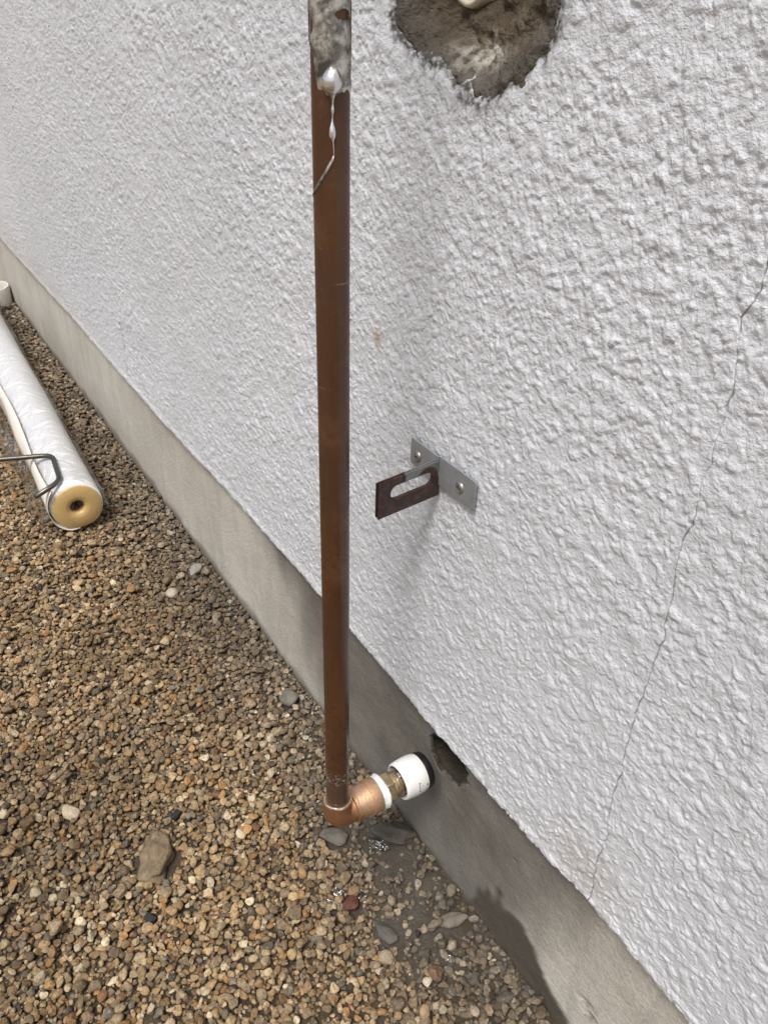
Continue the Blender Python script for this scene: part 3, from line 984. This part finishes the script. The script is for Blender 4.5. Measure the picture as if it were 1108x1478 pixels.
# bead with a hanging drip and a thin run
seq = [(5, .8235, .0012), (5, .8215, .0034), (5, .819, .0047), (4, .8165, .0052), (4, .8140, .0050), (5, .8115, .0038), (6, .809, .0018), (6, .8065, .0008), (6, .8035, .0010),
       (5, .8015, .0014), (5, .7995, .0010), (5, .798, .0007), (4, .796, .0009), (4, .794, .0014), (4, .7915, .0022), (4, .7892, .0025), (4, .7872, .0021), (5, .7855, .0009),
       (7, .783, .00055), (8, .780, .00055), (8, .7775, .0006)]
seq2 = [(8, .7775, .0006), (4, .7755, .0008), (-8, .7715, .00075), (-22, .767, .0008), (-38, .7625, .00085), (-55, .758, .0009), (-72, .7545, .0008), (-88, .7525, .0003)]
V, F = sweep([on_pipe(p, z, 0.15 * r) for p, z, r in seq], [r * (1.15 if z > 0.811 else (0.5 if r < 0.0011 else 0.85)) for _, z, r in seq], 20)
bead = py_obj('solder_bead', V, F, M['solder'], pipe, True)
sub = bead.modifiers.new('sub', 'SUBSURF'); sub.levels = 1; sub.render_levels = 2
V, F = sweep([on_pipe(p, z, 0.0001) for p, z, r in seq2 for _ in (0,)], [r for _, _, r in seq2], 10, rough=0.3)
run = py_obj('solder_run', V, F, M['solder_dull'], pipe, True)

# elbow
path, rad = [], []
path.append((PX, PY, PZ + 0.0235)); rad.append(0.0126)
path.append((PX, PY, PZ + 0.0205)); rad.append(0.0134)
path.append((PX, PY, PZ + 0.0150)); rad.append(0.0138)
path.append((PX, PY, PZ + 0.0110)); rad.append(0.0145)
Rb = 0.0085
for k in range(1, 9):
    t = k / 8 * math.pi / 2
    path.append((PX, PY + Rb - Rb * math.cos(t), PZ + Rb - Rb * math.sin(t))); rad.append(0.0150 + 0.0004 * math.sin(2 * t))
for y_, r_ in ((0.012, .0153), (0.0150, .0155), (0.0156, .0172), (0.0188, .0173), (0.0194, .0162), (0.0250, .0165), (0.032, .0169), (0.0336, .0170), (0.0340, .0182), (0.0430, .0184), (0.0446, .0178), (0.0448, .012)):
    path.append((PX, PY + y_, PZ)); rad.append(r_)
V, F = sweep(path, rad, 48, True)
elbow = py_obj('elbow', V, F, M['bronze'], pipe, True)
autosmooth(elbow, 40)
elbow['label'] = 'bronze elbow at the foot of the brown pipe'
V, F = [], []
ringp = [(0.0218 + 0.0022 * math.sin(a), 0.0128 + 0.0014 * math.cos(a)) for a in np.linspace(-1.2, 4.3, 9)]
V, F = lathe((PX, PY, PZ), (0, 0, 1), ringp, 48, wob=lambda i, k, a, r, t: (r + 0.0003 * math.sin(5 * a + 1), t + 0.0006 * math.sin(2 * a) + 0.0003 * math.sin(9 * a)))
M['flux'] = m_simple('solder_fillet', (0.72, 0.58, 0.46), 0.22, 0.8, 200, 0.35, 0.0005)
py_obj('solder_ring', V, F, M['flux'], pipe, True)
AX = (0, 1, 0)
tw = [random.uniform(-1, 1) for _ in range(64)]
tp = [(0.0450, .0135), (0.0452, .0170), (0.0463, .0180), (0.0477, .0175), (0.0487, .0184), (0.0510, .0185), (0.0524, .0178), (0.0528, .0140)]
V, F = lathe((PX, PY, PZ), AX, tp, 64, wob=lambda i, k, a, r, t: (r + 0.0003 * tw[(k + 9 * i) % 64] + 0.0003 * math.sin(3 * a + i), t + 0.0006 * math.sin(2 * a + i * .4)))
tape = py_obj('sealing_tape', V, F, M['ptfe'], pipe, True)
V, F = sweep([(PX + .006, PY + .048, PZ - .0160), (PX + .0062, PY + .0485, PZ - .0190), (PX + .0068, PY + .0495, PZ - .0225)], [.0022, .0018, .001], 8, rough=0.5)
py_obj('tape_tail', V, F, M['ptfe'], tape, True)
hexp = [(0.0529, .0128), (0.0529, .0156), (0.0538, .0163), (0.0610, .0163), (0.0619, .0156), (0.0619, .0126)]
V, F = lathe((PX, PY, PZ), AX, hexp, 6)
hexnut = py_obj('hex_nut', V, F, M['brass'], pipe)
bv = hexnut.modifiers.new('bev', 'BEVEL'); bv.width = 0.0006; bv.segments = 2; bv.limit_method = 'ANGLE'
V, F = lathe((PX, PY, PZ), AX, [(0.0615, .0130), (0.0630, .0142), (0.0660, .0142), (0.0668, .0124), (0.0685, .0124), (0.0692, .0136), (0.0705, .0136), (0.0711, .0116), (0.0715, .0116), (0.0722, .0128), (0.0738, .0128), (0.0745, .0114), (0.086, .0114)], 40)
autosmooth(py_obj('adapter_body', V, F, M['brass'], pipe), 30)
cp = [(0.0860, .0120), (0.0860, .0165), (0.0760, .0168), (0.0722, .0170), (0.0712, .0178), (0.0712, .0188), (0.0722, .0197), (0.0760, .0203), (0.0810, .0208), (0.0860, .0210), (0.0920, .0208), (0.0965, .0200), (0.0978, .0196), (0.0978, .0150)]
V, F = lathe((PX, PY, PZ), AX, cp, 64)
collar = py_obj('push_fit_collar', V, F, M['white_plastic'], pipe)
autosmooth(collar, 50)
V, F = lathe((PX, PY, PZ), AX, [(0.0975, .0140), (0.0976, .0197), (0.0990, .0200), (0.1035, .0196), (0.1055, .0186), (0.1060, .0170), (0.1060, .0125), (0.100, .0120)], 64)
autosmooth(py_obj('release_ring', V, F, M['black_plastic'], pipe), 40)
V, F = box((PX + 0.003, PY + 0.0735, PZ + 0.0146), (0.006, 0.009, 0.003))
clip = py_obj('clip', V, F, M['steel'], pipe)
bv = clip.modifiers.new('bev', 'BEVEL'); bv.width = 0.0006; bv.segments = 2


def collar_pt(t, deg, off=0.00012):
    r = np.interp(t, [c[0] for c in cp[5:13]], [c[1] for c in cp[5:13]]) + off
    a = math.radians(deg)
    return Vector((PX + math.cos(a) * r, PY + t, PZ + math.sin(a) * r))


def collar_patch(name, t0, t1, d0, d1, material, n=5, rnd=False):
    V, F = [], []
    if rnd:
        V.append(collar_pt((t0 + t1) / 2, (d0 + d1) / 2))
        for k in range(14):
            a = 2 * math.pi * k / 14
            V.append(collar_pt((t0 + t1) / 2 + (t1 - t0) / 2 * math.cos(a), (d0 + d1) / 2 + (d1 - d0) / 2 * math.sin(a)))
        F = [(0, 1 + k, 1 + (k + 1) % 14) for k in range(14)]
    else:
        for k in range(n + 1):
            d = d0 + (d1 - d0) * k / n
            V += [collar_pt(t0, d), collar_pt(t1, d)]
        F = [(2 * k, 2 * k + 1, 2 * k + 3, 2 * k + 2) for k in range(n)]
    return py_obj(name, V, F, material, collar)


collar_patch('dot_mark', 0.0938, 0.0958, 7, 13, M['black_plastic'], rnd=True)
for (t0, t1, d0, d1) in ((.0842, .0868, -6, -2.5), (.0846, .0862, -11, -7.5), (.0842, .0856, -17, -12.5), (.0846, .0862, -23, -18), (.0842, .0856, -29, -24), (.0842, .0862, -34.5, -30.5), (.0884, .0896, -18, -15)):
    collar_patch('print_mark', t0, t1, d0 + 30, d1 + 30, M['grey_print'], rnd=True)

# ------------------------------------------------------------------ wall bracket
BX, BZ0, BZ1 = -0.4745, 0.5005, 0.5290
bracket = empty('pipe_bracket', (BX, YP, 0.515))
tag(bracket, 'slotted T-shaped metal bracket screwed to the stucco, its arm partly painted brown', 'bracket')


def slab(name, outline, hole, plane, off, th, material, parent, paint=None, step=None):
    """flat plate from an outline (2d) with an optional hole; plane 'xz' or 'yz'"""
    import bmesh
    from mathutils.geometry import tessellate_polygon
    loops = [[Vector((a, b, 0)) for a, b in outline]] + ([[Vector((a, b, 0)) for a, b in hole]] if hole else [])
    flat = [p for l in loops for p in l]
    tris = tessellate_polygon(loops)
    bm = bmesh.new()

    def put(p, o):
        return (p.x, o, p.y) if plane == 'xz' else (o, p.x, p.y)
    vs_ = [[bm.verts.new(put(p, off + s * th / 2)) for p in flat] for s in (-1, 1)]
    for t in tris:
        for s in (0, 1):
            try: bm.faces.new([vs_[s][k] for k in (t if s else t[::-1])])
            except ValueError: pass
    base = 0
    for l in loops:
        n = len(l)
        for k in range(n):
            a, b = base + k, base + (k + 1) % n
            bm.faces.new([vs_[0][a], vs_[0][b], vs_[1][b], vs_[1][a]])
        base += n
    bmesh.ops.recalc_face_normals(bm, faces=bm.faces)
    if step:
        bmesh.ops.triangulate(bm, faces=bm.faces)
        for _ in range(step):
            bmesh.ops.subdivide_edges(bm, edges=[e for e in bm.edges if e.calc_length() > 0.0016], cuts=1, use_grid_fill=False)
            bmesh.ops.triangulate(bm, faces=bm.faces)
    me = bpy.data.meshes.new(name)
    bm.to_mesh(me); bm.free()
    if paint is not None:
        co = np.array([v.co for v in me.vertices])
        attr(me, 'paint', paint(co))
        for v in me.vertices: v.co.z += 0.002 - 0.085 * (AY1 - v.co.y)
    o = link(name, me, material, parent)
    bv = o.modifiers.new('bev', 'BEVEL'); bv.width = 0.0003; bv.segments = 2; bv.limit_method = 'ANGLE'; bv.angle_limit = math.radians(60)
    return o


def rrect(x0, x1, z0, z1, r, corners=(1, 1, 1, 1), n=6):
    out = []
    for (cx_, cz_, a0, on) in ((x1, z1, 0, corners[0]), (x0, z1, 90, corners[1]), (x0, z0, 180, corners[2]), (x1, z0, 270, corners[3])):
        if not on:
            out.append((cx_, cz_)); continue
        ox = cx_ - r if cx_ == x1 else cx_ + r
        oz = cz_ - r if cz_ == z1 else cz_ + r
        for k in range(n + 1):
            a = math.radians(a0 + 90 * k / n)
            out.append((ox + r * math.cos(a), oz + r * math.sin(a)))
    return out


YB = YP - 0.0030         # plate mid plane
slab('base_plate', rrect(-0.5150, BX - 0.0012, 0.5065, 0.5315, 0.0025, (0, 1, 1, 0)), None, 'xz', YB, 0.0016, M['zinc'], bracket)
slab('base_plate', rrect(BX + 0.0012, -0.4245, 0.5060, 0.5330, 0.0025, (1, 0, 0, 1)), None, 'xz', YB, 0.0016, M['zinc'], bracket)
AY0, AY1 = 0.3050, YB + 0.0006
slot = rrect(0.3175, 0.3590, 0.5073, 0.5200, 0.0062, n=10)


def paint_mask(co):
    y, z = co[:, 1] - 0, co[:, 2]
    d = np.hypot(y - 0.3530, (z - 0.5135) * 0.9)
    silver = smooth(0.3305, 0.3335, y) * smooth(0.0095, 0.0125, d) * smooth(0.511, 0.516, z + 0.4 * np.maximum(0, y - 0.362))
    return 1 - silver


slab('arm', rrect(AY0, AY1, 0.4950, 0.5278, 0.0008), slot, 'yz', BX - 0.0008, 0.0015, M['zinc_paint'], bracket, paint_mask, 4)
slab('arm', rrect(AY0 + 0.0010, AY1, 0.4935, 0.5272, 0.0008), slot, 'yz', BX + 0.0009, 0.0015, M['zinc_paint'], bracket, paint_mask, 4)


def screw(cx_, cz_, ang):
    import bmesh
    n = 40; R_ = 0.0052; hgt_ = 0.0024
    V, F = [], []
    rings = 12
    ca, sa = math.cos(ang), math.sin(ang)
    for i in range(rings + 1):
        r = R_ * i / rings
        for k in range(n):
            a = 2 * math.pi * k / n
            x = r * math.cos(a); z = r * math.sin(a)
            h = hgt_ * math.sqrt(max(0, 1 - (r / R_) ** 2.4))
            lx, lz = x * ca + z * sa, -x * sa + z * ca
            if (abs(lx) < 0.0008 and abs(lz) < 0.0030) or (abs(lz) < 0.0008 and abs(lx) < 0.0030): h -= 0.0022
            V.append((cx_ + x, YB - 0.0007 - h, cz_ + z))
    for i in range(rings):
        for k in range(n):
            k2 = (k + 1) % n
            F.append((i * n + k, (i + 1) * n + k, (i + 1) * n + k2, i * n + k2))
    return autosmooth(py_obj('screw', V, F, M['steel_screw'], bracket), 50)


M['steel_screw'] = m_simple('zinc_screw', (0.40, 0.39, 0.36), 0.35, 0.8, 300, 0.3, 0.0003)
screw(-0.5045, 0.5175, 0.5)
screw(-0.4440, 0.5185, 0.2)

# ------------------------------------------------------------------ wrapped white roll
RR = 0.0455
r0 = Vector((-1.322, 0.2205, 0.052)); r1 = Vector((-2.62, 0.268, 0.052))
rdir = (r1 - r0).normalized()
roll = empty('wrapped_roll', (r0.x, r0.y, 0.0))
tag(roll, 'long white roll in clear plastic film with a tan end disc, lying on the gravel', 'roll')
L = (r1 - r0).length
n = 72


def roll_w(i, k, a, r, t):
    if r < RR * 0.7: return r, t
    return r * (1 + 0.02 * math.sin(a * 2 + t * 5) + 0.012 * math.sin(5 * a + 13 * t)), t


V, F = lathe(r0, rdir, [(0.0, RR * 0.9), (0.001, RR * 0.985), (0.004, RR)] + [(0.004 + L * k / 40, RR) for k in range(1, 41)], n, False, True, roll_w)
py_obj('sheet_roll', V, F, M['roll_white'], roll, True)
ub, vb, _ = frame_of(rdir)
# loose outer flap along the side that faces the yard
V, F = [], []
nl, na = 40, 14
for i in range(nl + 1):
    t = -0.004 + (L - 0.1) * i / nl
    for k in range(na + 1):
        q = k / na
        a = math.radians(132 + 4 * math.sin(t * 14) + 135 * q)
        side = Vector((0, -1, 0)); up = Vector((0, 0, 1))
        rr_ = RR * 1.025 + 0.010 * max(0, 1 - q * 2.2) ** 1.5 + 0.0012 * math.sin(t * 23 + q * 4)
        p = r0 + rdir * t + (side * -math.cos(a) + up * math.sin(a) * 1.0) * rr_
        if p.z < 0.009: p.z = 0.009
        V.append(p)
for i in range(nl):
    for k in range(na):
        a = i * (na + 1) + k
        F.append((a, a + 1, a + na + 2, a + na + 1))
flap = py_obj('paper_flap', V, F, M['roll_cream'], roll, True)
sol = flap.modifiers.new('thick', 'SOLIDIFY'); sol.thickness = 0.0008
# end disc with a hole
V, F = lathe(r0 - rdir * 0.003, rdir, [(0.006, RR * 0.93), (0.0, RR * 0.93), (-0.001, RR * 0.90), (-0.0015, RR * 0.5), (-0.001, RR * 0.33), (0.003, RR * 0.27), (0.03, RR * 0.25)], 56)
disc = py_obj('end_disc', V, F, M['card'], roll, True)
disc['label'] = 'tan end disc of the roll with a dark hole'
V, F = lathe(r0 - rdir * 0.0, rdir, [(0.012, 0.0005), (0.010, RR * 0.1), (0.006, RR * 0.22), (0.012, RR * 0.30)], 24,
             wob=lambda i, k, a, r, t: (r, t + 0.006 * math.sin(4 * a + i * 2) * math.cos(a * 3)))
py_obj('tucked_film', V, F, M['dark_hollow'], disc)
# clear wrapping film
V, F = [], []
nl, na = 120, 80
for i in range(nl + 1):
    t = -0.010 + (L + 0.01) * i / nl
    for k in range(na):
        a = 2 * math.pi * k / na
        w_ = 0.0025 + 0.004 * float(vnoise(a * 2.0, t * 12, 1.0, 3)) ** 2 + 0.003 * abs(math.sin(a * 2.5 + t * 9))
        side_bulge = 0.022 * math.exp(-((a - math.radians(200)) / 0.32) ** 2) * (0.5 + float(vnoise(t * 18, 0, 1.0, 5)))
        bul2 = 0.006 * math.exp(-((a - math.radians(-20 % 360)) / 0.4) ** 2)
        rr_ = (RR + w_ + side_bulge + bul2) * (0.90 if i == 0 else 1.0)
        p = r0 + rdir * t + (Vector((0, 1, 0)) * math.cos(a) + Vector((0, 0, 1)) * math.sin(a)) * rr_
        if p.z < 0.006: p.z = 0.006 + 0.002 * random.random()
        V.append(p)
for i in range(nl):
    for k in range(na):
        k2 = (k + 1) % na
        F.append((i * na + k, i * na + k2, (i + 1) * na + k2, (i + 1) * na + k))
py_obj('wrapping_film', V, F, M['film'], roll, True)

# ------------------------------------------------------------------ bent wire lying over the roll
def fillet(pts, r, n=7):
    P = [Vector(p) for p in pts]; out = [P[0]]
    for i in range(1, len(P) - 1):
        a = (P[i - 1] - P[i]).normalized(); b = (P[i + 1] - P[i]).normalized()
        s, e = P[i] + a * r, P[i] + b * r
        for k in range(n + 1):
            t = k / n
            out.append(s * (1 - t) ** 2 + P[i] * 2 * t * (1 - t) + e * t * t)
    out.append(P[-1])
    return out


wp = fillet([(-1.60, -0.10, 0.040), (-1.513, 0.066, 0.090), (-1.432, 0.215, 0.1035), (-1.335, 0.204, 0.103), (-1.316, 0.156, 0.096)], 0.018)
V, F = sweep(wp, [0.0045] * len(wp), 14)
wire = py_obj('bent_wire', V, F, M['wire'], None, True)
tag(wire, 'dark steel rod bent into a hook, lying over the white wrapped roll', 'wire hook')

# ------------------------------------------------------------------ white pvc cap in the far corner
V, F = lathe((-2.605, 0.336, 0.0), (0.04, -0.05, 1), [(0.002, .040), (0.0, .0425), (0.052, .0435), (0.055, .0425), (0.055, .0395), (0.052, .0385), (0.008, .038), (0.006, .0005)], 48, True)
cap = autosmooth(py_obj('pvc_cap', V, F, M['pvc'], None), 40)
tag(cap, 'open white plastic pipe cap standing at the foundation behind the wrapped roll', 'pipe cap')


# ------------------------------------------------------------------ single stones and scraps that stand out
def rock(name, seed, x, y, z, s, rz, ca, cb, label, cat='stone', sub=4, cuts=14, lo=0.55, hi=0.95, rough=0.10, tilt=(0, 0), sc=70, group=None, bump=0.002, rgh=0.85):
    me = stone_mesh(name, seed, sub, cuts, lo, hi, rough)
    rad_ = max(s)
    q_ = (hm_x - x) ** 2 + (hm_y - y) ** 2
    z = float(np.median(hm[(q_ > (rad_ * 0.9) ** 2) & (q_ < (rad_ * 1.7) ** 2)])) - 0.001 + 0.22 * s[2]
    me.transform(Matrix.Diagonal((*s, 1)))
    me.materials.append(m_rock(name + '_surface', ca, cb, rgh, sc, bump))
    o = bpy.data.objects.new(name, me)
    col.objects.link(o)
    o.location = (x, y, z)
    o.rotation_euler = (tilt[0], tilt[1], rz)
    tag(o, label, cat, group)
    return o


rock('stone', 501, -0.617, 0.106, 0.014, (0.037, 0.0215, 0.014), 2.75, (0.17, 0.122, 0.072), (0.30, 0.23, 0.145), 'large brown crusty lump, the biggest stone lying on the open gravel', rough=0.22, cuts=18, lo=0.6, bump=0.004)
rock('stone', 502, -0.764, 0.352, 0.012, (0.019, 0.014, 0.011), 0.6, (0.145, 0.132, 0.108), (0.21, 0.192, 0.16), 'grey angular stone against the foundation, left of the brown pipe', lo=0.5)
rock('stone', 503, -1.071, 0.295, 0.012, (0.011, 0.010, 0.009), 0.3, (0.36, 0.31, 0.23), (0.46, 0.40, 0.31), 'round pale cream pebble sitting alone right of the tan end disc', lo=0.85, rough=0.03)
rock('stone', 504, -1.108, 0.351, 0.012, (0.0165, 0.0095, 0.008), 2.3, (0.25, 0.235, 0.205), (0.33, 0.31, 0.275), 'smooth grey oval pebble near the foundation, beside the cream pebble', lo=0.85, rough=0.03)
rock('stone', 505, -0.376, 0.350, 0.0105, (0.0195, 0.0085, 0.005), 1.25, (0.165, 0.142, 0.112), (0.23, 0.20, 0.16), 'flat grey elongated slab on bare soil below the wet stain', lo=0.5)
rock('stone', 506, -0.454, 0.271, 0.0105, (0.0110, 0.0095, 0.005), 0.9, (0.085, 0.030, 0.020), (0.125, 0.048, 0.034), 'dark red shard lying among gravel below the elbow', lo=0.5, rgh=0.6)
rock('stone', 507, -0.536, 0.297, 0.0125, (0.022, 0.015, 0.009), 1.0, (0.10, 0.092, 0.076), (0.155, 0.142, 0.118), 'flat grey broken stone directly under the bronze elbow', lo=0.5)
rock('stone', 508, -0.404, 0.284, 0.0095, (0.017, 0.012, 0.006), 0.4, (0.085, 0.078, 0.068), (0.13, 0.12, 0.104), 'dark slate-grey flat stone half sunk in soil, right of the red shard', lo=0.5)
rock('stone', 509, -0.7345, 0.0403, 0.013, (0.0135, 0.011, 0.008), 0.4, (0.40, 0.32, 0.22), (0.52, 0.43, 0.31), 'pale beige stone on the gravel near the left edge of the picture', lo=0.6)
rock('stone', 510, -0.5542, 0.0765, 0.013, (0.0080, 0.0055, 0.005), 0.8, (0.022, 0.022, 0.024), (0.04, 0.04, 0.042), 'small black stone just below the large brown lump', lo=0.6)
rock('stone', 511, -0.6665, 0.149, 0.013, (0.0085, 0.006, 0.005), 2.2, (0.022, 0.022, 0.022), (0.04, 0.04, 0.04), 'small black stone just above the large brown lump', lo=0.6)
rock('soil_clod', 512, -0.497, 0.356, 0.006, (0.030, 0.020, 0.014), 0.9, (0.085, 0.075, 0.06), (0.14, 0.125, 0.102), 'dark dirt clod against the foundation below the white push-fit end', 'clod', rough=0.2, lo=0.7, bump=0.005)
rock('stone', 513, -0.512, 0.338, 0.0125, (0.0100, 0.0085, 0.0075), 0.2, (0.055, 0.048, 0.04), (0.09, 0.08, 0.068), 'black-brown wet stone just behind the bronze elbow', lo=0.6)


def scrap(x, y, n, spread, label, seed):
    r = random.Random(seed)
    V, F = [], []
    for k in range(n):
        px_, py_ = x + r.gauss(0, spread), y + r.gauss(0, spread)
        z = top_at(px_, py_) + 0.001
        pts = [Vector((px_, py_, z))]
        for _ in range(4):
            pts.append(pts[-1] + Vector((r.uniform(-1, 1), r.uniform(-1, 1), r.uniform(-0.3, 0.6))) * 0.0028)
        v, f = sweep(pts, [r.uniform(0.00025, 0.0008) for _ in pts], 6, rough=0.8)
        b = len(V); V += v; F += [tuple(q + b for q in g) for g in f]
    o = py_obj('solder_splash', V, F, M['solder'], None, True)
    return tag(o, label, 'solder', 'solder splashes on the ground')


scrap(-0.493, 0.330, 16, 0.0055, 'crumpled silver solder splash in the dirt right under the elbow', 1)
scrap(-0.470, 0.262, 13, 0.0060, 'silver solder splash on gravel left of the dark red shard', 2)
scrap(-0.455, 0.285, 6, 0.0040, 'thin silver solder flecks just above the dark red shard', 3)
scrap(-0.343, 0.322, 4, 0.0030, 'tiny silver solder fleck below the grey elongated slab', 4)

# wood chips
for (x, y, rz, l, label) in ((-0.79, 0.225, 0.7, 0.020, 'thin brown wood splinter on gravel left of the pipe'), (-0.515, 0.145, 1.1, 0.013, 'short dark wood chip on gravel, lower middle')):
    z = top_at(x, y) + 0.001
    V, F = box((0, 0, 0), (l * 2, 0.004, 0.0022))
    V = [(a * (1 + 0.1 * b * 300), b * (1.0 if a > 0 else 0.55), c) for a, b, c in V]
    me = bpy.data.meshes.new('wood_chip'); me.from_pydata(V, [], F); me.materials.append(m_rock('chip_wood', (0.12, 0.085, 0.055), (0.2, 0.15, 0.10), 0.8, 120))
    o = bpy.data.objects.new('wood_chip', me); col.objects.link(o)
    o.location = (x, y, z + 0.001); o.rotation_euler = (0.1, 0.12, rz)
    bv = o.modifiers.new('bev', 'BEVEL'); bv.width = 0.0006
    tag(o, label, 'wood chip')
